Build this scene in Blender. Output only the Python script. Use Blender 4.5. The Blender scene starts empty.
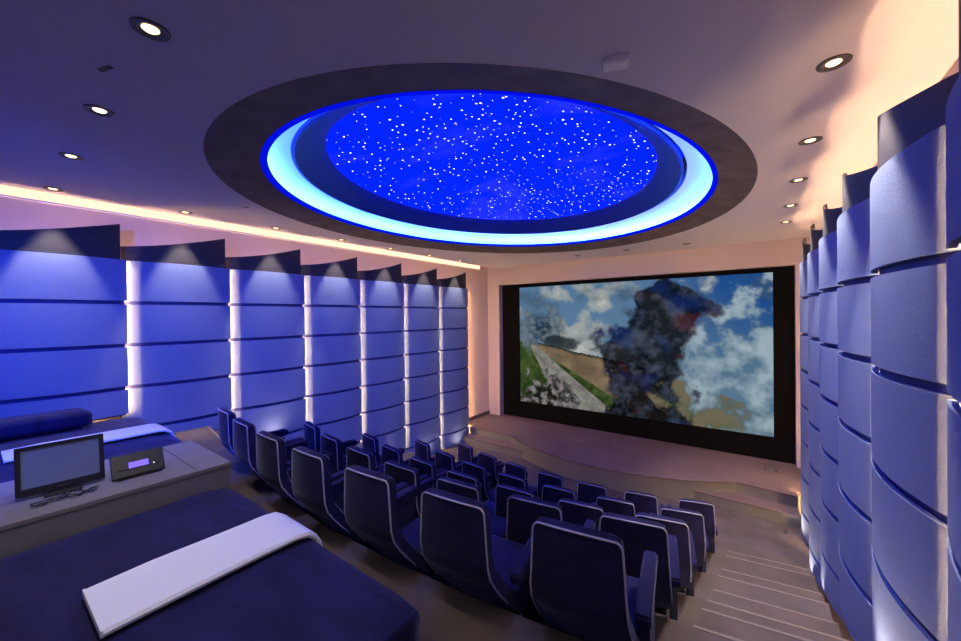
import bpy, bmesh, math, random
from mathutils import Vector, Matrix, noise
random.seed(7)
sc = bpy.context.scene
C = sc.collection
PI = math.pi
ZO = 3.15            # main floor level is world z = 0; measures below are taken from eye level

# ------------------------------------------------------------------ materials
def mat(name, col, rough=.6, metal=0., spec=.5, bump=None, emit=None, estr=0., sheen=0., mottled=None):
    m = bpy.data.materials.new(name); m.use_nodes = True
    nt = m.node_tree; b = nt.nodes['Principled BSDF']
    b.inputs['Base Color'].default_value = (*col, 1)
    b.inputs['Roughness'].default_value = rough
    b.inputs['Metallic'].default_value = metal
    b.inputs['Specular IOR Level'].default_value = spec
    if sheen: 
        b.inputs['Sheen Weight'].default_value = sheen; b.inputs['Sheen Roughness'].default_value = .35
        b.inputs['Sheen Tint'].default_value = (.55, .62, 1, 1)
    if emit:
        b.inputs['Emission Color'].default_value = (*emit, 1); b.inputs['Emission Strength'].default_value = estr
    tc = nt.nodes.new('ShaderNodeTexCoord')
    if mottled:
        sx, sy, sz, amt = mottled
        mp = nt.nodes.new('ShaderNodeMapping'); mp.inputs['Scale'].default_value = (sx, sy, sz)
        n = nt.nodes.new('ShaderNodeTexNoise'); n.inputs['Scale'].default_value = 1; n.inputs['Detail'].default_value = 5
        r = nt.nodes.new('ShaderNodeMapRange'); r.inputs['From Min'].default_value = .3; r.inputs['From Max'].default_value = .7
        r.inputs['To Min'].default_value = 1 - amt; r.inputs['To Max'].default_value = 1 + amt
        mx = nt.nodes.new('ShaderNodeVectorMath'); mx.operation = 'SCALE'; mx.inputs[0].default_value = col
        nt.links.new(tc.outputs['Object'], mp.inputs['Vector']); nt.links.new(mp.outputs[0], n.inputs['Vector'])
        nt.links.new(n.outputs['Fac'], r.inputs['Value']); nt.links.new(r.outputs[0], mx.inputs['Scale'])
        nt.links.new(mx.outputs[0], b.inputs['Base Color'])
    if bump:
        sx, sy, sz, st, dist = bump
        mp = nt.nodes.new('ShaderNodeMapping'); mp.inputs['Scale'].default_value = (sx, sy, sz)
        n = nt.nodes.new('ShaderNodeTexNoise'); n.inputs['Scale'].default_value = 1; n.inputs['Detail'].default_value = 3
        bp = nt.nodes.new('ShaderNodeBump'); bp.inputs['Strength'].default_value = st; bp.inputs['Distance'].default_value = dist
        nt.links.new(tc.outputs['Object'], mp.inputs['Vector']); nt.links.new(mp.outputs[0], n.inputs['Vector'])
        nt.links.new(n.outputs['Fac'], bp.inputs['Height']); nt.links.new(bp.outputs[0], b.inputs['Normal'])
    return m

def emat(name, col, s):
    m = bpy.data.materials.new(name); m.use_nodes = True
    nt = m.node_tree; nt.nodes.clear()
    e = nt.nodes.new('ShaderNodeEmission'); e.inputs[0].default_value = (*col, 1); e.inputs[1].default_value = s
    o = nt.nodes.new('ShaderNodeOutputMaterial'); nt.links.new(e.outputs[0], o.inputs[0])
    return m

WARM = (1, .60, .30)
M = dict(
    ceiling=mat('ceiling paint', (.56, .52, .60), .8, bump=(30, 30, 30, .05, .01)),
    wall=mat('wall plaster', (.62, .48, .46), .85, bump=(40, 40, 40, .08, .01)),
    wall_back=mat('rear wall plaster', (.25, .24, .3), .85),
    portal=mat('screen wall plaster', (.45, .375, .43), .8, bump=(40, 40, 40, .08, .01)),
    carpet=mat('mauve carpet', (.105, .082, .084), .95, spec=.1, bump=(220, 220, 220, .5, .01), mottled=(3, 3, 3, .18)),
    stage=mat('stage carpet', (.145, .10, .11), .9, spec=.15, bump=(200, 200, 200, .4, .01), mottled=(2, 2, 2, .12)),
    nose=mat('step nosing', (.155, .122, .11), .5),
    nosing=mat('stage fascia', (.16, .15, .14), .55),
    fabric=mat('woven blue grey panel fabric', (.19, .235, .40), .8, spec=.25, bump=(90, 90, 420, .55, .006), mottled=(60, 60, 260, .10)),
    backing=mat('navy panel backing', (.02, .025, .16), .7),
    crown=mat('brushed dark crown', (.03, .026, .034), .6, spec=.3, bump=(6, 6, 260, .35, .004), mottled=(4, 4, 160, .3)),
    led=emat('warm led tape', (1, .62, .24), 190),
    uplight=emat('warm up light', (1, .58, .34), 220),
    uplight_r=emat('warm right up light', (1, .60, .30), 260),
    cove=emat('warm cove led', (1, .64, .36), 2.0),
    blue_led=emat('blue led tape', (.08, .28, 1), 115),
    edge=emat('blue light spill on lip', (.0, .006, 1), .7),  # blue cove light caught by the ring lip, given as emission
    dome_led=emat('violet blue led tape', (.16, .15, 1), 14),
    soffit=mat('charcoal ring fabric', (.12, .092, .088), .75, spec=.3, mottled=(5, 5, 5, .25), bump=(60, 60, 60, .2, .01)),
    cove_white=mat('cove paint', (.75, .8, .85), .7),
    inner=mat('inner ring lacquer', (.006, .020, .20), .6, spec=.15),
    velvet=mat('navy velvet', (.013, .011, .058), .8, spec=.2, sheen=.25, bump=(14, 14, 14, .35, .01), mottled=(6, 6, 6, .35)),
    piping=mat('pale seat piping', (.42, .40, .55), .45),
    seat_dark=mat('black seat frame', (.012, .012, .02), .5),
    standard=mat('seat standard', (.02, .025, .08), .6),
    bed=mat('navy bed velvet', (.010, .009, .055), .85, spec=.2, sheen=.25, bump=(4, 12, 4, .4, .02), mottled=(3, 9, 3, .3)),
    runner=mat('white knitted throw', (.74, .78, .84), .9, spec=.2, bump=(140, 140, 140, .5, .005)),
    console=mat('console laminate', (.17, .16, .17), .5, mottled=(3, 3, 3, .08)),
    black=mat('black plastic', (.012, .012, .014), .4),
    masking=mat('black screen masking', (.004, .004, .005), .9, spec=.05),
    lcd=mat('monitor glass', (.16, .20, .27), .25, spec=.5),
    touch=emat('lit touch panel', (.20, .13, .85), 1.5),
    dot=emat('white indicator', (.8, .8, 1), 2.5),
    chrome=mat('brushed nickel trim', (.10, .085, .07), .35, metal=.7),
    lamp=emat('lamp lens', (1, .74, .40), 4),
    lamp_off=mat('unlit lamp lens', (.22, .18, .16), .4),
    white=mat('white plastic', (.85, .84, .86), .45),
    base=mat('dark baseboard', (.10, .055, .05), .5),
    step_led=emat('step light', (1, .85, .6), 30),
    seam=mat('console seam', (.05, .05, .06), .7),
)

# ------------------------------------------------------------------ helpers
def link(name, bm, m, parent=None, smooth=False):
    me = bpy.data.meshes.new(name)
    bmesh.ops.recalc_face_normals(bm, faces=bm.faces[:])
    bm.to_mesh(me); bm.free()
    me.materials.append(m if not isinstance(m, str) else M[m])
    if smooth:
        for p in me.polygons: p.use_smooth = True
        if smooth != 'all':
            me.set_sharp_from_angle(angle=math.radians(35))
    o = bpy.data.objects.new(name, me); C.objects.link(o)
    if parent: o.parent = parent
    return o
def tag(o, label, cat, group=None, kind=None):
    o['label'] = label; o['category'] = cat
    if group: o['group'] = group
    if kind: o['kind'] = kind
    return o
def struct(name, bm, m, smooth=False):
    o = link(name, bm, m, None, smooth); o['kind'] = 'structure'; return o
def thing(name, label, cat, loc=(0, 0, 0), rz=0, group=None):
    o = bpy.data.objects.new(name, None); C.objects.link(o); o.location = loc; o.rotation_euler = (0, 0, rz)
    o.empty_display_size = .1
    return tag(o, label, cat, group)
def dup(root, loc, rz, label, group=None):
    r = root.copy(); C.objects.link(r); r.location = loc; r.rotation_euler = (0, 0, rz)
    r['label'] = label
    if group: r['group'] = group
    for ch in list(root.children):
        c = ch.copy(); C.objects.link(c); c.parent = r
        for g in list(ch.children):
            d = g.copy(); C.objects.link(d); d.parent = c
    return r
def box(bm, x0, x1, y0, y1, z0, z1, mtx=None):
    vs = [bm.verts.new((x, y, z)) for x in (x0, x1) for y in (y0, y1) for z in (z0, z1)]
    for f in ((0, 1, 3, 2), (4, 6, 7, 5), (0, 4, 5, 1), (2, 3, 7, 6), (0, 2, 6, 4), (1, 5, 7, 3)):
        bm.faces.new([vs[i] for i in f])
    if mtx:
        for v in vs: v.co = mtx @ v.co
    return vs
def bxm(*a, bevel=0, seg=2, mtx=None):
    bm = bmesh.new(); box(bm, *a)
    if bevel: bmesh.ops.bevel(bm, geom=bm.edges[:], offset=bevel, segments=seg, affect='EDGES', profile=.5)
    if mtx: bmesh.ops.transform(bm, matrix=mtx, verts=bm.verts[:])
    return bm
def prism(pts, z0, z1):
    bm = bmesh.new()
    a = [bm.verts.new((x, y, z0)) for x, y in pts]; b = [bm.verts.new((x, y, z1)) for x, y in pts]
    bm.faces.new(a[::-1]); bm.faces.new(b); n = len(pts)
    for i in range(n): bm.faces.new((a[i], a[(i+1) % n], b[(i+1) % n], b[i]))
    return bm
def tube(bm, pts, r, n=8):
    rings = []
    for i, p in enumerate(pts):
        p = Vector(p); q = Vector(pts[min(i+1, len(pts)-1)]) - Vector(pts[max(i-1, 0)]); q.normalize()
        u = q.cross(Vector((0, 0, 1)))
        if u.length < .05: u = q.cross(Vector((1, 0, 0)))
        u.normalize(); w = q.cross(u)
        rings.append([bm.verts.new(p + r*(math.cos(2*PI*k/n)*u + math.sin(2*PI*k/n)*w)) for k in range(n)])
    for a, b in zip(rings, rings[1:]):
        for k in range(n): bm.faces.new((a[k], a[(k+1) % n], b[(k+1) % n], b[k]))
    bm.faces.new(rings[0][::-1]); bm.faces.new(rings[-1])
def loft(rings, closed_ends=True):
    """rings of equal vertex counts joined one after the other"""
    bm = bmesh.new(); R = [[bm.verts.new(p) for p in r] for r in rings]; n = len(rings[0])
    for a, b in zip(R, R[1:]):
        for k in range(n): bm.faces.new((a[k], a[(k+1) % n], b[(k+1) % n], b[k]))
    if closed_ends: bm.faces.new(R[0][::-1]); bm.faces.new(R[-1])
    return bm

# ------------------------------------------------------------------ room constants (eye level = 0)
CEIL, STAGE, FLOOR = 1.34, -2.80, -3.15
XL, XR = -6.24, .86
YF, YB, YREAR = 8.85, 9.10, -1.35

# ------------------------------------------------------------------ shell
struct('wall_left', bxm(XL-.1, XL, YREAR, YB+.2, FLOOR, 1.60), 'wall')
struct('wall_right', bxm(XR, XR+.1, YREAR, YB+.2, FLOOR, 1.60), 'wall')
struct('wall_back', bxm(XL, XR, YREAR-.1, YREAR, FLOOR, 1.60), 'wall_back')
# front wall: a frame around the screen opening
OX0, OX1, OZ0, OZ1 = -5.86, .545, STAGE, .87
bm = bmesh.new()
box(bm, XL, OX0, YF, YB, FLOOR, 1.60); box(bm, OX1, XR, YF, YB, FLOOR, 1.60)
box(bm, OX0, OX1, YF, YB, OZ1, 1.60); box(bm, XL, XR, YB, YB+.1, FLOOR, 1.60)
struct('wall_front', bm, 'portal')

struct('trim_3', bxm(OX0, OX1, YF, YB, FLOOR, STAGE), 'stage')
# ceiling slab with elliptical hole
EC = Vector((-2.69, 4.29)); EA, EB, EROT = 3.30, 2.69, math.radians(85)
def ell(s, th):
    x, y = EA*s*math.cos(th), EB*s*math.sin(th)
    return EC.x + x*math.cos(EROT) - y*math.sin(EROT), EC.y + x*math.sin(EROT) + y*math.cos(EROT)
NE = 160
def ceiling_slab():
    x0, x1, y0, y1 = -5.98, XR, YREAR, YF
    ths = sorted([2*PI*k/NE for k in range(NE)])
    bm = bmesh.new(); inn, out = [], []
    corners = [(x0, y0), (x1, y0), (x1, y1), (x0, y1)]
    items = []
    for th in ths:
        p = Vector(ell(1.0, th)); d = p - EC
        ts = []
        if d.x > 1e-9: ts.append((x1-EC.x)/d.x)
        if d.x < -1e-9: ts.append((x0-EC.x)/d.x)
        if d.y > 1e-9: ts.append((y1-EC.y)/d.y)
        if d.y < -1e-9: ts.append((y0-EC.y)/d.y)
        t = min(ts); items.append((p, EC + d*t))
    # snap the nearest sample to every corner
    for c in corners:
        k = min(range(len(items)), key=lambda i: abs((Vector(c)-EC).angle(items[i][1]-EC)))
        items[k] = (items[k][0], Vector(c))
    n = len(items)
    lo = [(bm.verts.new((*a, CEIL)), bm.verts.new((*b, CEIL))) for a, b in items]
    hi = [(bm.verts.new((*a, CEIL+.07)), bm.verts.new((*b, CEIL+.07))) for a, b in items]
    for i in range(n):
        j = (i+1) % n
        bm.faces.new((lo[i][0], lo[i][1], lo[j][1], lo[j][0]))
        bm.faces.new((hi[i][0], hi[j][0], hi[j][1], hi[i][1]))
        bm.faces.new((lo[i][0], lo[j][0], hi[j][0], hi[i][0]))
        bm.faces.new((lo[i][1], hi[i][1], hi[j][1], lo[j][1]))
    return bm
struct('ceiling', ceiling_slab(), 'ceiling')
struct('trim_1', bxm(XL, -5.90, YREAR, YF, 1.50, 1.56), 'ceiling')       # closes the slot over the left wall
struct('trim_2', bxm(XL, XL+.025, 7.66, YF, STAGE, STAGE+.09), 'base')    # baseboard by the stage
# slot light on the left wall
t = thing('cove_light', 'long warm white cove light running under the ceiling edge above the left wall panels', 'cove light', (XL, 3.7, 1.30))
link('light_strip', bxm(.002, .022, -5.0, 4.75, .0, .13), 'cove', t)
link('mounting_rail', bxm(.0, .03, -5.0, 4.75, -.02, -.002), 'white', t)

# ------------------------------------------------------------------ star dome
def ring(prof, n=NE):
    """closed (s, z) profile swept round the ellipse"""
    bm = bmesh.new(); R = []
    for k in range(n):
        th = 2*PI*k/n
        R.append([bm.verts.new((ell(s, th)[0]-EC.x, ell(s, th)[1]-EC.y, z-CEIL)) for s, z in prof])
    m_ = len(prof)
    for k in range(n):
        a, b = R[k], R[(k+1) % n]
        for i in range(m_): bm.faces.new((a[i], a[(i+1) % m_], b[(i+1) % m_], b[i]))
    return bm
dome = thing('star_dome', 'large oval recessed star ceiling with charcoal ring and glowing blue light cove', 'star ceiling', (EC.x, EC.y, CEIL))
link('outer_ring', ring([(1.0, 1.338), (.866, 1.428), (.866, 1.450), (.872, 1.450), (.877, 1.432), (.925, 1.420), (.93, 1.42), (1.0, 1.40)]), 'soffit', dome, True)
link('cove_ring', ring([(.928, 1.43), (.928, 1.53), (.905, 1.575), (.86, 1.605), (.786, 1.632), (.786, 1.69), (.97, 1.70), (.97, 1.43)]), 'cove_white', dome, True).location = (-.03, -.01, 0)
link('inner_ring', ring([(.786, 1.634), (.784, 1.610), (.775, 1.606), (.73, 1.70), (.690, 1.772), (.683, 1.815), (.690, 1.815), (.702, 1.785), (.745, 1.78), (.78, 1.70)]), 'inner', dome, True).location = (-.06, -.03, 0)
link('lip_glow', ring([(.8655, 1.426), (.8655, 1.451), (.862, 1.451), (.862, 1.426), (.880, 1.415), (.880, 1.417)]), 'edge', dome)  # added glowing band for the blue light fringe along the lip
link('blue_light_strip', ring([(.893, 1.434), (.893, 1.444), (.901, 1.444), (.901, 1.434)]), 'blue_led', dome)
link('dome_light_strip', ring([(.710, 1.79), (.710, 1.803), (.717, 1.803), (.717, 1.79)]), 'dome_led', dome).location = (-.06, -.03, 0)
# sky canopy
m = bpy.data.materials.new('star sky'); m.use_nodes = True; nt = m.node_tree; N = nt.nodes; Lk = nt.links
b = N['Principled BSDF']; b.inputs['Roughness'].default_value = 1; b.inputs['Specular IOR Level'].default_value = 0
tc = N.new('ShaderNodeTexCoord')
cl = N.new('ShaderNodeTexNoise'); cl.inputs['Scale'].default_value = .8; cl.inputs['Detail'].default_value = 6; cl.inputs['Distortion'].default_value = .6
mpc = N.new('ShaderNodeMapping'); mpc.inputs['Scale'].default_value = (1, 1.3, .3); mpc.inputs['Rotation'].default_value = (0, 0, .6)
Lk.new(tc.outputs['Object'], mpc.inputs['Vector']); Lk.new(mpc.outputs[0], cl.inputs['Vector'])
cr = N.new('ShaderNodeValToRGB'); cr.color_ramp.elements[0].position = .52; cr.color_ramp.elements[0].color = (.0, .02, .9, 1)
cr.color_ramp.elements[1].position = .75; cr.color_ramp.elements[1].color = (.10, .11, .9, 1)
Lk.new(cl.outputs['Fac'], cr.inputs[0]); Lk.new(cr.outputs[0], b.inputs['Base Color'])
def stars(scale, thr, lo):
    v = N.new('ShaderNodeTexVoronoi'); v.inputs['Scale'].default_value = scale; v.voronoi_dimensions = '2D'
    Lk.new(tc.outputs['Object'], v.inputs['Vector'])
    s = N.new('ShaderNodeSeparateColor'); Lk.new(v.outputs['Color'], s.inputs[0])
    den = N.new('ShaderNodeTexNoise'); den.inputs['Scale'].default_value = .55; den.inputs['Detail'].default_value = 1
    Lk.new(tc.outputs['Object'], den.inputs['Vector'])
    rad = N.new('ShaderNodeMath'); rad.operation = 'MULTIPLY'; rad.inputs[1].default_value = thr; Lk.new(s.outputs[0], rad.inputs[0])
    lt = N.new('ShaderNodeMath'); lt.operation = 'LESS_THAN'; Lk.new(v.outputs['Distance'], lt.inputs[0]); Lk.new(rad.outputs[0], lt.inputs[1])
    ad = N.new('ShaderNodeMath'); ad.operation = 'ADD'; Lk.new(s.outputs[1], ad.inputs[0]); Lk.new(den.outputs['Fac'], ad.inputs[1])
    gt = N.new('ShaderNodeMath'); gt.operation = 'GREATER_THAN'; gt.inputs[1].default_value = lo; Lk.new(ad.outputs[0], gt.inputs[0])
    mu = N.new('ShaderNodeMath'); mu.operation = 'MULTIPLY'; Lk.new(lt.outputs[0], mu.inputs[0]); Lk.new(gt.outputs[0], mu.inputs[1])
    return mu
s1, s2 = stars(10, .10, .99), stars(4.5, .055, 1.0)
mx = N.new('ShaderNodeMath'); mx.operation = 'MAXIMUM'; Lk.new(s1.outputs[0], mx.inputs[0]); Lk.new(s2.outputs[0], mx.inputs[1])
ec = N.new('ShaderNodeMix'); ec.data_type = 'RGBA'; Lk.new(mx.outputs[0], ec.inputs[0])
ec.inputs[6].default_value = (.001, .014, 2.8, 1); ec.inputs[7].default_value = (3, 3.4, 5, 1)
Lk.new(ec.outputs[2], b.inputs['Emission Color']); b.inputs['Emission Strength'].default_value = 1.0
M['sky'] = m
bm = bmesh.new(); rr = []
NR = 14
for j in range(NR+1):
    s = .76*(1 - j/NR)
    z = 1.83 + .26*(1-(s/.76)**2) - CEIL
    if j == NR: cen = bm.verts.new((0, 0, z)); break
    rr.append([bm.verts.new((ell(s, 2*PI*k/NE)[0]-EC.x, ell(s, 2*PI*k/NE)[1]-EC.y, z)) for k in range(NE)])
for a_, b_ in zip(rr, rr[1:]):
    for k in range(NE): bm.faces.new((a_[k], a_[(k+1) % NE], b_[(k+1) % NE], b_[k]))
for k in range(NE): bm.faces.new((rr[-1][k], rr[-1][(k+1) % NE], cen))
sk = link('sky_canopy', bm, m, dome, 'all')
sk.data.flip_normals() if sk.data.polygons[0].normal.z > 0 else None

# ------------------------------------------------------------------ floor: raked tiers and aisle steps
RC = -2.30           # centre line of the seating block
SX0, SX1 = -4.25, -.34
PX0, PX1 = -5.90, .475
tiers = [  # level, row back line Y0 and radius, next tier edge
    (-1.42, 1.44, 10.), (-1.84, 2.235, 6.6), (-2.17, 2.995, 6.2), (-2.50, 3.885, 5.6), (-2.83, 4.865, 5.2)]
def arcY(y0, R, X):
    h = 1.93
    d = min(abs(X-RC), h); y = y0 + d*d/(2*R)
    if abs(X-RC) > h: y += (abs(X-RC)-h)*.16
    return y
def arc_pts(y0, R, xa, xb, n=40, off=0):
    return [(xa+(xb-xa)*k/n, arcY(y0, R, xa+(xb-xa)*k/n)+off) for k in range(n+1)]
struct('floor', bxm(XL, XR, YREAR, YB, FLOOR-.1, FLOOR), 'carpet')
prev = None; tn = 3
for i, (z, y0, R) in enumerate(tiers):
    front = arc_pts(y0, R, PX0, PX1)
    back = arc_pts(*prev, PX0, PX1) if prev else [(PX0, YREAR), (PX1, YREAR)]
    bm = prism(front + back[::-1], FLOOR, z)
    o = struct('floor_tier', bm, 'carpet')
    zn = tiers[i+1][0] if i < 4 else FLOOR
    zm = (z+zn)/2
    for xa, xb in ((PX0, SX0-.02), (SX1+.02, PX1)):
        f = arc_pts(y0, R, xa, xb, 14, .42); g = arc_pts(y0, R, xa, xb, 14)
        struct('floor_step', prism(f + g[::-1], zn, zm), 'carpet')
        tn += 1
        struct('trim_%d' % tn, prism(f + arc_pts(y0, R, xa, xb, 14, .398)[::-1], zm, zm+.003), 'nose')
        tn += 1
        struct('trim_%d' % tn, prism(g + arc_pts(y0, R, xa, xb, 14, -.022)[::-1], z, z+.003), 'nose')
    # small light set in the riser beside the seats: lights the tread below
    if 1 <= i:
        for k, zz in enumerate((z, zm)):
            X = SX1+.03
            Y = arcY(y0, R, X) + .42*k
            s = thing('step_light', 'small warm step light in the %s riser of the %s aisle step beside the seats' % (('upper', 'lower')[k], ('', 'highest', 'second', 'third', 'lowest')[i]),
                      'step light', (X+.02, Y+.002, zz-.06), .16, 'step lights in the right aisle risers')
            link('lens', bxm(0, .12, .002, .008, -.015, .015), 'step_led', s)
            link('housing', bxm(-.01, .13, 0, .002, -.02, .02), 'chrome', s)
    prev = (y0, R)

# ------------------------------------------------------------------ stage
st = thing('stage', 'low curved carpeted stage with side steps below the cinema screen', 'stage', (-2.6, YF, FLOOR))
def rel(pts): return [(x+2.6, y-YF) for x, y in pts]
def stage_front(off=0):
    pts = [(PX0+.0, 7.52+off), (-4.72, 7.55+off)]
    cx, hw, ytop, ylow = -2.52, 2.2, 7.55, 6.84
    s_ = ytop-ylow; Rr = (hw*hw+s_*s_)/(2*s_); cy = ylow+Rr
    for k in range(1, 40):
        x = cx-hw+2*hw*k/40; pts.append((x, cy-math.sqrt(Rr*Rr-(x-cx)**2)+off))
    return pts + [(-.30, 7.56+off), (PX1, 7.48+off)]
H = STAGE-FLOOR
BACKP = [(PX1, 7.66), (XR-.001, 7.66), (XR-.001, YF-.002), (XL+.026, YF-.002), (XL+.026, 7.66), (PX0, 7.66)]
link('platform', prism(rel(stage_front()+BACKP), 0, H-.02), 'nosing', st)
link('deck', prism(rel([(x, y-.015) for x, y in stage_front()]+BACKP), H-.02, H), 'stage', st)
for pts in ([(PX0, 7.24), (-3.95, 7.24), (-4.72, 7.55), (PX0, 7.53)], [(-.95, 7.22), (PX1, 7.18), (PX1, 7.49), (-.30, 7.57)]):
    b1 = link('step', prism(rel(pts), 0, H*.5-.015), 'nosing', st)
    c = [(p[0], p[1]-(.012 if k < 2 else 0)) for k, p in enumerate(pts)]
    link('step_carpet', prism(rel(c), H*.5-.015, H*.5), 'stage', b1)
t = thing('floor_outlet', 'small dark double outlet plate set into the stage near the right end of the screen', 'floor outlet', (.17, 8.45, STAGE), .0)
link('plate', bxm(-.13, .13, -.05, .05, 0, .006, bevel=.002), 'nosing', t)
link('socket', bxm(-.11, -.06, -.03, .03, .006, .012), 'black', t)
link('socket', bxm(.05, .11, -.03, .03, .006, .012), 'black', t)

# ------------------------------------------------------------------ screen
SXa, SXb, SZa, SZb = -5.305, .229, -2.355, .772
t = thing('cinema_screen', 'wide lit cinema screen with thick black border showing a smoky countryside picture', 'screen', ((OX0+OX1)/2, YB, STAGE))
ox, oy, oz = (OX0+OX1)/2, YB, STAGE
bm = bmesh.new()
fx0, fx1 = OX0+.002, OX1-.002
box(bm, fx0-ox, SXa-ox, -.06, -.002, .002, OZ1-.002-oz); box(bm, SXb-ox, fx1-ox, -.06, -.002, .002, OZ1-.002-oz)
box(bm, SXa-ox, SXb-ox, -.06, -.002, .002, SZa-oz); box(bm, SXa-ox, SXb-ox, -.06, -.002, SZb-oz, OZ1-.002-oz)
link('border', bm, 'masking', t)

def fbm(x, y, z=0., o=5):
    return noise.fractal(Vector((x, y, z)), .9, 2.1, o, noise_basis='PERLIN_ORIGINAL')
def mixc(a, b, f):
    f = max(0, min(1, f)); return tuple(a[i]*(1-f)+b[i]*f for i in range(3))
def ss(a, b, x):
    t_ = max(0, min(1, (x-a)/(b-a))); return t_*t_*(3-2*t_)
def lin(c): return tuple((v/255)**2.2 for v in c)
def seg(pts, u):
    for (a, b), (c, d) in zip(pts, pts[1:]):
        if u <= c: return b+(d-b)*(u-a)/(c-a)
    return pts[-1][1]
def picture(u, v):
    """u left to right, v top to bottom, of the picture on the screen"""
    W = 1.7
    n1, n2, n3 = fbm(u*W*3, v*3, 1), fbm(u*W*8, v*8, 5), fbm(u*W*20, v*20, 9, 4)
    # sky
    c = mixc(lin((105, 140, 170)), lin((36, 84, 150)), ss(.5, 1.0, u)*(1-v) + .25*(1-v))
    cloud = ss(-.1, .45, n1 + .45*n2 + 1.1*(.28-abs(u-.34)) - .1*v)
    c = mixc(c, lin((178, 184, 180)), cloud*.85)
    c = mixc(c, lin((208, 210, 204)), ss(.35, .8, n1+.6*n2)*.8)
    c = mixc(c, lin((70, 88, 105)), ss(.05, .6, fbm(u*4+7, v*5, 3)+.3*n2)*.55)
    # land
    hor = seg([(0, .46), (.18, .50), (.35, .56), (.55, .62), (.75, .72), (1, .86)], u)+.01*n2
    if v > hor:
        tan_ = mixc(lin((142, 122, 96)), lin((112, 96, 78)), .5+n2)
        g = mixc(lin((52, 68, 36)), lin((92, 108, 62)), .5+n2+n3*.5)
        cc = tan_
        d = v-hor
        strip = seg([(0, .0), (.07, .02), (.3, .22), (.6, .45), (1, .6)], u)
        if .0 < v-(.44+.95*u) : cc = mixc(cc, g, 1)
        rl = seg([(0, .48), (.055, .50), (.13, .74), (.22, 1.0), (1, 1.6)], u); rr_ = seg([(0, .3), (.075, .48), (.22, .68), (.36, .86), (.47, 1.0), (1, 1.5)], u)
        if v > rr_ and v < rl+0*u or (u < .0): cc = mixc(lin((150, 148, 140)), lin((118, 116, 110)), .5+n3)
        if u < .06 and v > .47: cc = mixc(g, lin((40, 70, 26)), .4)
        dark = ss(.035, .0, d-.005*n3)*(1 if u > .1 else .3)
        cc = mixc(cc, lin((38, 48, 44)), dark)
        if u > .6: cc = mixc(lin((120, 112, 92)), lin((78, 96, 70)), .5+1.2*n2)
        c = cc
    # white smoke lower right
    sm = ss(.0, .35, (u-.62)*1.4 + .35*n1+.5*n2 + .25 - 1.1*abs(v-(.32+.62*(u-.3))) )
    if u > .5: c = mixc(c, mixc(lin((92, 124, 148)), lin((170, 192, 204)), .45+1.1*n2+.6*n1), sm*.9)
    # grey smoke at the upper left over the road end
    e = 1-math.hypot((u-.12)/.17, (v-.36)/.23) + .55*n2 + .35*n3
    c = mixc(c, mixc(lin((34, 46, 62)), lin((112, 128, 140)), .4+n3+n2), ss(.0, .6, e)*.9)
    e = 1-math.hypot((u-.22)/.14, (v-.47)/.07) + .4*n2
    c = mixc(c, lin((28, 36, 42)), ss(.1, .5, e)*.85)
    # great bank of dark smoke rolling up from the middle of the field
    spine = seg([(0, .66), (.2, .65), (.45, .56), (.7, .57), (1, .56)], v)
    wid = seg([(0, .02), (.08, .12), (.2, .22), (.5, .19), (.7, .17), (1, .26)], v)
    e = 1-abs(u-spine)/wid + .55*n1 + .30*n2 + .06*n3
    dk = mixc(lin((10, 12, 22)), lin((66, 74, 94)), .18+.6*n3+.8*n2)
    dk = mixc(dk, lin((26, 46, 112)), ss(.08, .5, fbm(u*6, v*4, 21, 2))*.5)
    dk = mixc(dk, lin((104, 36, 42)), ss(.26, .6, fbm(u*7+3, v*5, 31, 2))*.35)
    c = mixc(c, dk, ss(.12, .38, e)*.95)
    # dark scrub and rubble at the lower left
    e = 1-math.hypot((u-.16)/.24, (v-.93)/.24) + .5*n2 + .45*n3
    c = mixc(c, mixc(lin((22, 20, 24)), lin((150, 142, 146)), .22+1.5*n3), ss(.2, .5, e)*.9)
    return c
NU, NV = 340, 200
bm = bmesh.new(); grid = [[bm.verts.new((SXa-ox+(SXb-SXa)*i/NU, -.052, SZb-oz-(SZb-SZa)*j/NV)) for i in range(NU+1)] for j in range(NV+1)]
for j in range(NV):
    for i in range(NU): bm.faces.new((grid[j][i], grid[j+1][i], grid[j+1][i+1], grid[j][i+1]))
me = bpy.data.meshes.new('picture'); bm.to_mesh(me); bm.free()
ca = me.color_attributes.new('picture', 'FLOAT_COLOR', 'POINT')
buf = []
for j in range(NV+1):
    for i in range(NU+1): buf += [*picture(i/NU, j/NV), 1]
ca.data.foreach_set('color', buf)
m = bpy.data.materials.new('projected picture'); m.use_nodes = True; nt = m.node_tree; nt.nodes.clear()
a = nt.nodes.new('ShaderNodeVertexColor'); a.layer_name = 'picture'
e = nt.nodes.new('ShaderNodeEmission'); e.inputs[1].default_value = .78; o_ = nt.nodes.new('ShaderNodeOutputMaterial')
nt.links.new(a.outputs[0], e.inputs[0]); nt.links.new(e.outputs[0], o_.inputs[0])
me.materials.append(m); M['picture'] = m
po = bpy.data.objects.new('screen_picture', me); C.objects.link(po); po.parent = t
# screen sheet has thickness behind the picture
link('screen_sheet', bxm(SXa-ox, SXb-ox, -.05, -.002, SZa-oz, SZb-oz), 'masking', t)

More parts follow.
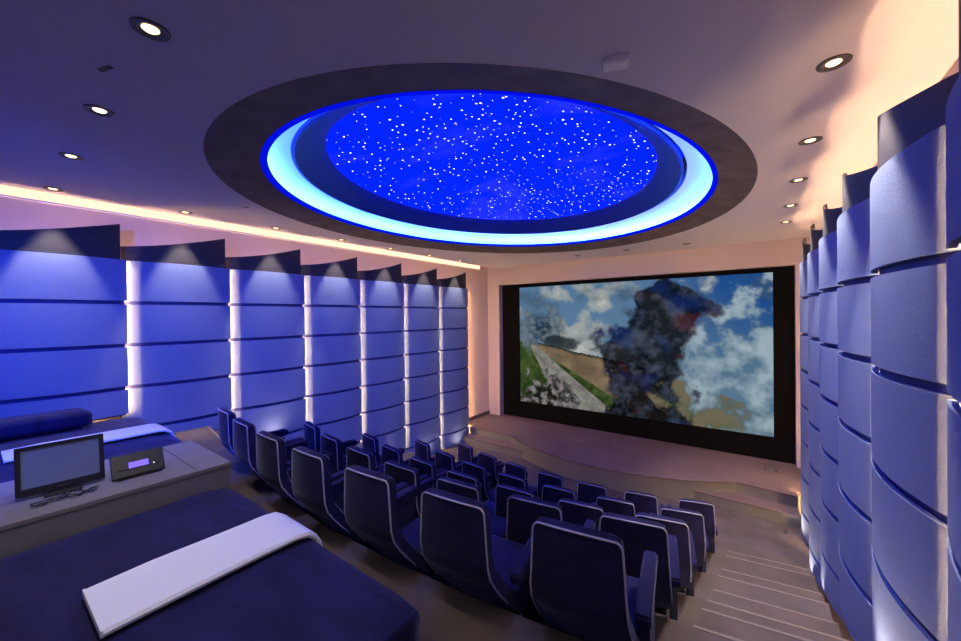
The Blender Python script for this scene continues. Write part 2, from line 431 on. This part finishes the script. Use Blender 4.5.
# ------------------------------------------------------------------ curved acoustic wall columns
PCH = 1.079
CH = PCH + .05
SAG = .07
Z1 = .2023
def prot(t_): # how far the surface stands out from its near end, t_ metres along the wall
    if t_ < .17: return .5*t_
    L_ = CH-.17; q = t_-.17
    return .085 + .005*q/L_ + 4*SAG/L_**2*q*(L_-q)
def slab(side, xn, t0, t1, z0, z1f, th, back=0., n=22, ztop=None):
    """curved slab; local y along the wall from the near end, local x out from the wall"""
    fr = []
    ts = sorted([t0+(t1-t0)*k/n for k in range(n+1)] + [.17])
    for t_ in ts: fr.append((t_, prot(t_)-back))
    bm = bmesh.new(); sg = side
    A = []
    for t_, p in fr:
        zt = z1f(t_) if callable(z1f) else z1f
        A.append([bm.verts.new((sg*p, t_, z0)), bm.verts.new((sg*p, t_, zt)), bm.verts.new((sg*(p-th), t_, zt)), bm.verts.new((sg*(p-th), t_, z0))])
    for a_, b_ in zip(A, A[1:]):
        for i in range(4): bm.faces.new((a_[i], a_[(i+1) % 4], b_[(i+1) % 4], b_[i]))
    bm.faces.new(A[0][::-1]); bm.faces.new(A[-1])
    return bm
def column(side, xn, yfar, label, group, up):
    """side +1: stands on the left wall and bulges to +x"""
    zb = max(FLOOR+.01, -2.67+.38*(5.2-(yfar if side > 0 else yfar-.22)))
    col = thing('acoustic_column', label, 'wall panel', (xn, yfar-CH, zb), 0, group)
    g = .022
    z_hi = Z1+.5
    def R(z): return z-zb
    link('crown', slab(side, xn, .02, CH-.05, R(z_hi+.004), lambda t_: R(.875+.265*(t_/CH)**1.5), .018, .03), 'crown', col, True)
    j = 0
    while z_hi-.5*j > zb+.06:
        top = z_hi-.5*j; bot = max(top-.5, zb+.02)
        bm = slab(side, xn, 0, CH, R(bot+(g if bot > zb+.03 else 0)), R(top-(g if j else 0)), .026)
        link('fabric_panel', bm, 'fabric', col, True); j += 1
    link('backing', slab(side, xn, .0, CH-.0215, 0, R(z_hi-.02), .010, .034), 'backing', col, True)
    # vertical light tape on the back of the far edge
    pf = prot(CH)
    link('light_strip', bxm(*(sorted((side*(pf-.047), side*(pf-.060)))), CH-.028, CH-.019, .03, R(.69)), 'led', col)
    link('up_light', bxm(*(sorted((side*-.105, side*-.09))), .12, CH-.12, R(.36), R(.375)), up, col)
    link('light_shelf', bxm(*(sorted((side*-.125, side*-.04))), .10, CH-.10, R(.345), R(.358)), 'backing', col)
    gap_ = abs(xn-(XL if side > 0 else XR))
    for zz in (.30, -.70): link('mounting_rail', bxm(*(sorted((side*(.0), side*(-gap_+.001)))), .22, CH-.22, R(zz), R(zz+.03)), 'backing', col)
    # small lamp added at the foot of the column to brighten its lower rows
    Yc = yfar-CH*.5; fz = FLOOR
    for z, y0, Rr in tiers:
        if Yc < arcY(y0, Rr, PX0 if side > 0 else PX1): fz = z; break
    if fz > -1.5: return col
    lx, lz = side*.34, fz-zb
    link('added_foot_lamp', bxm(lx-.02, lx+.02, CH*.5-.04, CH*.5+.04, lz, lz+.012), 'seat_dark', col)
    ld = bpy.data.lights.new('foot beam', 'SPOT'); ld.energy = 8 if side > 0 else 20; ld.color = (1, .80, .60)
    ld.spot_size = math.radians(150); ld.spot_blend = 1; ld.shadow_soft_size = .04
    lo = bpy.data.objects.new('foot beam', ld); C.objects.link(lo); lo.parent = col; lo.location = (lx, CH*.5, lz+.03)
    lo.rotation_euler = (0, side*(PI-.25), 0)
    return col
ordn = ['first', 'second', 'third', 'fourth', 'fifth', 'sixth', 'seventh']
nL = 7
for i in range(nL):
    k = nL-1-i
    lab = 'curved blue fabric wall column on the left wall, %s' % ('nearest to the screen' if k == 0 else 'farthest from the screen, beside the loungers' if i == 0 else ordn[k]+' back from the screen')
    column(1, -6.07, 1.118+PCH*i, lab, 'curved fabric columns along the left wall', 'uplight')
nR = 6
for i in range(nR):
    k = nR-1-i
    lab = 'curved blue grey fabric wall column on the right wall, %s' % ('nearest to the screen' if k == 0 else 'cut by the right edge of the photo' if i == 0 else ordn[k]+' back from the screen')
    column(-1, .64, 1.90+.20+PCH*i, lab, 'curved fabric columns along the right wall', 'uplight_r')

# ------------------------------------------------------------------ downlights
def downlight(name, lit, X, Y, label, group, tilt=(0, 0), power=30, cone=62):
    t = thing(name, label, 'ceiling light', (X, Y, CEIL), 0, group)
    bm = bmesh.new(); n = 32
    prof = [(.074, -.001), (.072, -.007), (.058, -.009), (.036, -.002), (.034, -.001)]
    Rg = [[bm.verts.new((r*math.cos(2*PI*k/n), r*math.sin(2*PI*k/n), z)) for k in range(n)] for r, z in prof]
    for a_, b_ in zip(Rg, Rg[1:]+Rg[:1]):
        for k in range(n): bm.faces.new((a_[k], a_[(k+1) % n], b_[(k+1) % n], b_[k]))
    link('trim_ring', bm, 'chrome', t, True)
    bm = bmesh.new()
    rg = [[bm.verts.new((r*math.cos(2*PI*k/n), r*math.sin(2*PI*k/n), z)) for k in range(n)] for r, z in ((.033, -.001), (.028, -.005), (.015, -.007))]
    for a_, b_ in zip(rg, rg[1:]):
        for k in range(n): bm.faces.new((a_[k], a_[(k+1) % n], b_[(k+1) % n], b_[k]))
    bm.faces.new(rg[0]); bm.faces.new(rg[-1])
    link('lamp_lens', bm, 'lamp' if lit else 'lamp_off', t)
    if lit:
        ld = bpy.data.lights.new('downlight beam', 'SPOT'); ld.energy = power; ld.color = (1, .88, .74)
        ld.spot_size = math.radians(cone); ld.spot_blend = .45; ld.shadow_soft_size = .03
        lo = bpy.data.objects.new('beam', ld); C.objects.link(lo); lo.parent = t; lo.location = (0, 0, -.03)
        lo.rotation_euler = (tilt[1], tilt[0], 0)
    return t
LY = [.53, 1.63, 2.73, 3.82, 4.90, 5.98, 7.03]
for i, y in enumerate(LY):
    downlight('downlight', True, -5.76, y, 'small round ceiling downlight over the left wall panels, %s from the screen' % ('nearest' if i == 6 else ordn[6-i]),
              'downlights along the left wall', (.02, 0), 140, 54)
RY = [2.77, 3.90, 4.98, 6.10, 7.15]
for i, y in enumerate(RY):
    downlight('downlight', True, .335, y, 'small round ceiling downlight over the right aisle, %s from the screen' % ('nearest' if i == 4 else ordn[4-i]),
              'downlights along the right wall', (-.02, 0), 240, 64)
for i, x in enumerate((-2.25, -3.38, -4.50)):
    downlight('downlight', True, x, .515, 'bright round ceiling downlight over the loungers, %s' % ('nearest the camera at the top', 'middle one of the three', 'nearest the left wall')[i],
              'downlights over the loungers', (0, 0), 45, 70)
for i, (x, y, p) in enumerate(((-1.13, .515, 34), (-.02, .515, 22), (-1.13, -.57, 34), (-2.25, -.57, 12))):  # unseen downlights added to brighten the loungers, platform and seat backs
    downlight('downlight', True, x, y, 'added round ceiling downlight out of view above the rear platform, %s' % ('right of the loungers', 'over the right aisle', 'behind the photographer', 'behind the near lounger')[i],
              'downlights over the loungers', (0, 0), p, 100)
for i, x in enumerate((-3.26, -2.20, -1.09)):
    downlight('downlight', False, x, 8.14, 'unlit recessed ceiling light in front of the screen, %s' % ('left one', 'middle one', 'right one')[i], 'unlit lights by the screen')
t = thing('ceiling_sensor', 'white rectangular sensor box on the ceiling beside the star dome', 'sensor', (-.595, 2.035, CEIL), math.radians(20))
link('housing', bxm(-.065, .065, -.045, .045, -.03, -.001, bevel=.006), 'white', t)
link('cover', bxm(-.055, .055, -.036, .036, -.036, -.03, bevel=.002), 'white', t)
for (x, y, l) in ((-2.79, .45, 'small dark slot in the ceiling between the lounger downlights'), (-4.96, 2.0, 'small dark slot in the ceiling beside the left of the dome')):
    t = thing('ceiling_slot', l, 'vent', (x, y, CEIL), .3)
    link('grille', bxm(-.05, .05, -.012, .012, -.004, -.001), 'soffit', t); link('rim', bxm(-.055, .055, -.016, .016, -.0012, -.0003), 'ceiling', t)

t = thing('added_wash_lamp', 'added, unseen blue wash lamp on the rear wall of the room behind the photographer', 'added wash light', (-2.6, YREAR+.075, 1.2))  # stand-in source out of view, added to wash the left panels blue
link('lamp_body', bxm(-.09, .09, -.06, .06, -.12, -.03, bevel=.01), 'black', t)
link('bracket', bxm(-.05, .05, -.075, -.05, -.10, -.05), 'black', t)
for X_, en, aim in ((-.05, 1000, (-6.2, 1.3, -1.3)), (.05, 6, (.6, 3.5, -1.2))):
    ld = bpy.data.lights.new('blue wash', 'SPOT'); ld.energy = en; ld.color = (.01, .07, 1); ld.spot_size = math.radians(86); ld.spot_blend = .9; ld.shadow_soft_size = .05
    lo = bpy.data.objects.new('wash', ld); C.objects.link(lo); lo.parent = t; lo.location = (X_, 0, -.15)
    lo.rotation_euler = (Vector(aim)-Vector((-2.6+X_, YREAR+.075, 1.05))).to_track_quat('-Z', 'Y').to_euler()

# ------------------------------------------------------------------ theatre seats
def seat():
    t = thing('theater_seat', '', 'theater seat')
    # backrest: side profile leaning back, outline with rounded top
    def back_centre(h): # h 0..1 up the back: returns y, z of the rear surface
        z = .36 + h*.632
        y = -.25 - .012*h + .27*max(0., (.55-h)/.55)**1.25
        return y, z
    def half_w(h):
        w = .208 - .036*h
        if h > .955: w -= .020*(1-math.sqrt(max(0, 1-((h-.955)/.045)**2)))
        return w
    hs = [0, .03, .1, .2, .3, .4, .5, .6, .7, .8, .88, .93, .955, .97, .985, .995, 1.0]
    NW = 10; TH = .085
    bm = bmesh.new(); F, B = [], []
    for h in hs:
        y, z = back_centre(h); w = half_w(h); fr, bk = [], []
        edge_t = 1.0 if h < .93 else 1-.55*((h-.93)/.07)**2
        for k in range(NW+1):
            s_ = -1+2*k/NW; x = w*s_
            crv = .028*s_*s_                       # wraps forward at the sides
            arch = .014*(1-s_*s_)*h
            bulge = math.sqrt(max(0, 1-abs(s_)**6))*.35+.65
            bk.append(bm.verts.new((x, y+crv, z+arch)))
            fr.append(bm.verts.new((x*.97, y+crv+TH*edge_t*bulge, z+arch+(.012 if h > .9 else .02))))
        F.append(fr); B.append(bk)
    for P in (F, B):
        for a_, b_ in zip(P, P[1:]):
            for k in range(NW): bm.faces.new((a_[k], a_[k+1], b_[k+1], b_[k]))
    for f_, b_, f2, b2 in zip(F, B, F[1:], B[1:]):
        bm.faces.new((f_[0], b_[0], b2[0], f2[0])); bm.faces.new((f_[-1], f2[-1], b2[-1], b_[-1]))
    for k in range(NW):
        bm.faces.new((F[0][k], F[0][k+1], B[0][k+1], B[0][k])); bm.faces.new((F[-1][k], B[-1][k], B[-1][k+1], F[-1][k+1]))
    bk_ = link('backrest', bm, 'velvet', t, True)
    # piping around the rear edge
    pts = []
    for h in hs[3:]:
        y, z = back_centre(h); pts.append((-half_w(h)-.002, y+.026, z))
    y, z = back_centre(1.0); w = half_w(1.0)
    top = [(w*(-1+2*k/NW), y+.028*(-1+2*k/NW)**2-.003, z+.014*(1-(-1+2*k/NW)**2)+.003) for k in range(NW+1)]
    pts = pts[:-1] + top + [(-p[0], p[1], p[2]) for p in pts[:-1]][::-1]
    bm = bmesh.new(); tube(bm, pts, .0045, 6)
    link('piping', bm, 'piping', bk_, 'all')
    # cushion
    bm = bxm(-.193, .193, .08, .46, .33, .45, bevel=.035, seg=3)
    link('seat_cushion', bm, 'velvet', t, True)
    link('seat_pan', bxm(-.18, .18, .07, .44, .29, .325, bevel=.01), 'seat_dark', t)
    # arm pads and standards
    for s_ in (-1, 1):
        x0 = s_*.222
        prof = [(-.03, .545), (-.035, .60), (.02, .632), (.20, .645), (.37, .65), (.40, .63), (.395, .585), (.30, .575), (.06, .555)]
        bm = bmesh.new(); W = .031
        L_ = [bm.verts.new((x0-W, y, z)) for y, z in prof]; R_ = [bm.verts.new((x0+W, y, z)) for y, z in prof]
        n = len(prof); bm.faces.new(L_[::-1]); bm.faces.new(R_)
        for i in range(n): bm.faces.new((L_[i], L_[(i+1) % n], R_[(i+1) % n], R_[i]))
        bmesh.ops.bevel(bm, geom=bm.edges[:], offset=.009, segments=2, affect='EDGES')
        link('armrest', bm, 'velvet', t, True)
        bm = prism([(x0-.018, .06), (x0+.018, .06), (x0+.018, .36), (x0-.018, .36)], .012, .56)
        for v in bm.verts:
            if v.co.z < .1: v.co.y = .21+(v.co.y-.21)*.75
        sd = link('side_standard', bm, 'standard', t)
        link('floor_plate', bxm(x0-.026, x0+.026, .07, .35, 0, .012), 'seat_dark', sd)
    return t
rowdef = [('back', 1.22, 10., -1.84), ('second from back', 1.97, 6.6, -2.17), ('middle', 2.73, 6.2, -2.50), ('second from front', 3.62, 5.6, -2.83), ('front', 4.60, 5.2, FLOOR)]
place = ['on the right aisle', 'second from the right aisle', 'third from the right aisle', 'in the centre of its row', 'third from the left aisle', 'second from the left aisle', 'on the left aisle']
proto = None
for rn, y0, R, z in rowdef:
    for k in range(7):
        X = -.575-.567*k; d = X-RC
        rz = d/R*.8
        Y = y0 + d*d/(2*R) + .262*math.cos(rz); X -= .262*math.sin(rz)
        lab = 'navy velvet theater seat in the %s row, %s' % (rn, place[k])
        grp = 'theater seats in the %s row' % rn
        if proto is None:
            proto = seat(); proto.location = (X, Y, z); proto.rotation_euler = (0, 0, rz); proto['label'] = lab; proto['group'] = grp
        else:
            dup(proto, (X, Y, z), rz, lab, grp)

# ------------------------------------------------------------------ loungers, console, electronics on the rear platform
PL = tiers[0][0]
LH = -1.05-PL-.47   # the loungers are set so that their tops lie 1.05 m below eye level
def soft_box(x0, x1, y0, y1, z0, z1, r, amp, seed, ny=40, nx=40):
    bm = bxm(x0, x1, y0, y1, z0, z1)
    bmesh.ops.subdivide_edges(bm, edges=bm.edges[:], cuts=14, use_grid_fill=True)
    hx, hy, hz = (x1-x0)/2, (y1-y0)/2, (z1-z0)/2; c = Vector(((x0+x1)/2, (y0+y1)/2, (z0+z1)/2))
    for v in bm.verts:
        p = v.co-c; q = Vector((max(-hx+r, min(hx-r, p.x)), max(-hy+r, min(hy-r, p.y)), max(-hz+r, min(hz-r, p.z))))
        d = p-q
        if d.length > 1e-6: p = q + d.normalized()*r
        v.co = c+p
    bmesh.ops.subdivide_edges(bm, edges=bm.edges[:], cuts=1, use_grid_fill=True)
    for v in bm.verts:
        w = noise.noise(Vector((v.co.x*1.5+seed, v.co.y*9, v.co.z*3)))*amp + noise.noise(Vector((v.co.x*5+seed, v.co.y*3, 3.)))*amp*.6
        if v.co.z > c.z: v.co.z += w
        v.co.x += w*.5
    return bm
def lounger(x0, x1, ytop, label, rx0, rx1, ry0, rlabel, seed):
    cx, cy = (x0+x1)/2, 0.
    t = thing('lounger', label, 'lounger', (cx, cy, PL), 0, 'wide velvet loungers at the back')
    hx = (x1-x0)/2
    link('plinth', bxm(-hx+.05, hx-.05, -1.15, ytop-.05, 0, .05), 'seat_dark', t)
    link('lower_cushion', soft_box(-hx, hx+.02, -1.2, ytop+.035, .05, .30+LH, .05, .006, seed+3), 'bed', t, 'all')
    link('mattress', soft_box(-hx, hx, -1.2, ytop, .30+LH, .47+LH, .05, .010, seed), 'bed', t, 'all')
    # throw laid along the lounger and hanging over its foot
    r = thing('throw', rlabel, 'throw', ((rx0+rx1)/2, ry0, PL+LH+.475), 0, 'white folded throws')
    hw = (rx1-rx0)/2; L_ = ytop-ry0
    path = [(0, .008), (.2, .014), (.45, .013), (L_-.09, .012), (L_-.04, .004), (L_-.005, -.02), (L_+.018, -.06), (L_+.026, -.12)]
    rings = []
    for i, (y, z) in enumerate(path):
        ym, zm = path[max(0, i-1)]; yp, zp = path[min(len(path)-1, i+1)]
        d = Vector((yp-ym, zp-zm)).normalized(); nrm = Vector((-d.y, d.x))
        th = .022
        w = hw*(1+.02*math.sin(i*2.))
        rings.append([(-w, y, z), (w, y, z), (w+.002, y+nrm.x*th*.5, z+nrm.y*th*.5), (w-.008, y+nrm.x*th, z+nrm.y*th), (-w+.008, y+nrm.x*th, z+nrm.y*th), (-w-.002, y+nrm.x*th*.5, z+nrm.y*th*.5)])
    link('folded_cloth', loft(rings), 'runner', r, True)
    link('hem', bxm(-hw, hw, -.004, .004, .006, .03, bevel=.002), 'runner', r)
    return t
lounger(-2.765, -.985, .985, 'large navy velvet lounger in the foreground in front of the back row of seats', -2.06, -1.73, .25, 'white folded throw lying across the foreground lounger', 2)
lounger(-5.58, -3.82, 1.12, 'navy velvet lounger behind the monitor beside the left wall', -4.78, -4.44, .15, 'white folded throw on the lounger behind the monitor', 11)
t = thing('bolster', 'dark blue bolster cushion at the wall end of the far lounger', 'cushion', (-5.38, .35, PL+LH+.478), 0)
link('cushion', soft_box(-.16, .16, -.5, .36, 0.006, .17, .06, .004, 5), 'bed', t, 'all')
link('end_seam', bxm(-.12, .12, .358, .366, .03, .14, bevel=.003), 'bed', t)

t = thing('console_cabinet', 'low grey console cabinet between the two loungers', 'cabinet', (-3.15, 0, PL))
link('body', bxm(-.36, .375, -1.2, 1.00, 0, -.93-PL-.025), 'console', t)
link('worktop', bxm(-.365, .38, -1.2, 1.01, -.93-PL-.025, -.93-PL, bevel=.003), 'console', t)
link('hatch_seam', bxm(-.34, .36, .826, .832, -.9298-PL, -.9292-PL), 'seam', t)
DT = -.928
# monitor
t = thing('monitor', 'black framed widescreen monitor switched off on the console', 'monitor', (-3.06, .30, DT), -.02)
tl = Matrix.Rotation(math.radians(-10), 4, 'Y')
def tb(*a, bevel=0): return bxm(*a, bevel=bevel, mtx=tl)
link('casing', tb(-.03, -.004, -.165, .165, .012, .268, bevel=.004), 'black', t)
bm = bmesh.new()
for a_ in ((-.165, -.145, .012, .268), (.145, .165, .012, .268), (-.145, .145, .012, .052), (-.145, .145, .250, .268)):
    box(bm, -.004, .004, a_[0], a_[1], a_[2], a_[3])
bmesh.ops.transform(bm, matrix=tl, verts=bm.verts[:])
link('bezel', bm, 'black', t)
link('screen_glass', tb(-.004, -.001, -.145, .145, .052, .250), 'lcd', t)
link('badge', tb(.004, .0046, -.018, .018, .028, .035), 'chrome', t)
link('stand_base', bxm(-.09, .05, -.07, .07, 0, .010, bevel=.003), 'black', t)
link('stand_neck', bxm(-.05, -.02, -.025, .025, .009, .08), 'black', t)
t = thing('control_panel', 'small black touch control panel with a lit violet display on the console', 'control panel', (-2.93, .60, DT), -.02)
tl2 = Matrix.Translation((-.05, 0, .006)) @ Matrix.Rotation(math.radians(-32), 4, 'Y')
link('casing', bxm(-.012, .012, -.12, .12, 0, .135, bevel=.004, mtx=tl2), 'black', t)
link('display', bxm(.012, .0135, -.045, .045, .045, .08, mtx=tl2), 'touch', t)
link('indicator', bxm(.012, .0135, .066, .071, .045, .050, mtx=tl2), 'dot', t)
link('foot', bxm(-.13, -.03, -.10, .10, 0, .008), 'black', t)
link('support_wedge', prism([(-.12, -.09), (-.06, -.09), (-.06, .09), (-.12, .09)], .006, .05), 'black', t)
bm = bmesh.new(); pts = []
for k in range(90):
    a_ = k*.42; pts.append((.03*math.sin(a_*.7)+.012*math.cos(a_*1.9), -.12+.24*k/90+.03*math.sin(a_), .004+.004*math.sin(k*.5)**2))
tube(bm, pts, .0035, 6)
cb = link('cable', bm, 'black', None, 'all'); cb.location = (-2.93, .30, DT+.002)
tag(cb, 'tangled black cable lying on the console in front of the monitor', 'cable')

# ------------------------------------------------------------------ move everything so that the floor is at z = 0
for o in list(C.objects):
    if o.parent is None: o.location.z += ZO

# ------------------------------------------------------------------ camera
F_PX, YAW, ROLL, PITCH, CY = 377.4848, 36.3295, -.6114, -.2957, 318.1118
def ray(x, y):
    a = math.radians(YAW); ro = math.radians(ROLL); pi = math.radians(PITCH)
    px, py = x-480.5, y-CY
    u = px*math.cos(ro)+py*math.sin(ro); v = -px*math.sin(ro)+py*math.cos(ro)
    xr, d, z = u/F_PX, 1., -v/F_PX
    d2 = d*math.cos(pi)-z*math.sin(pi); z2 = z*math.cos(pi)+d*math.sin(pi)
    return Vector((xr*math.cos(a)-d2*math.sin(a), xr*math.sin(a)+d2*math.cos(a), z2))
fwd = ray(480.5, CY).normalized(); right = (ray(580.5, CY)-ray(480.5, CY)).normalized(); up = right.cross(fwd)
cd = bpy.data.cameras.new('camera'); cam = bpy.data.objects.new('camera', cd); C.objects.link(cam)
cd.sensor_width = 36; cd.lens = F_PX*36/961; cd.shift_y = -(320.5-CY)/961; cd.clip_start = .02
mw = Matrix((right, up, -fwd)).transposed().to_4x4(); mw.translation = (0, 0, ZO); cam.matrix_world = mw
sc.camera = cam

w = bpy.data.worlds.new('world'); sc.world = w; w.use_nodes = True
w.node_tree.nodes['Background'].inputs[0].default_value = (.01, .012, .03, 1)
sc.view_settings.view_transform = 'Standard'; sc.view_settings.look = 'None'
sc.view_settings.gamma = 1; sc.view_settings.use_curve_mapping = False
sc.view_settings.exposure = 0.0
sc.cycles.use_denoising = True
sc.cycles.max_bounces = 8; sc.cycles.diffuse_bounces = 5
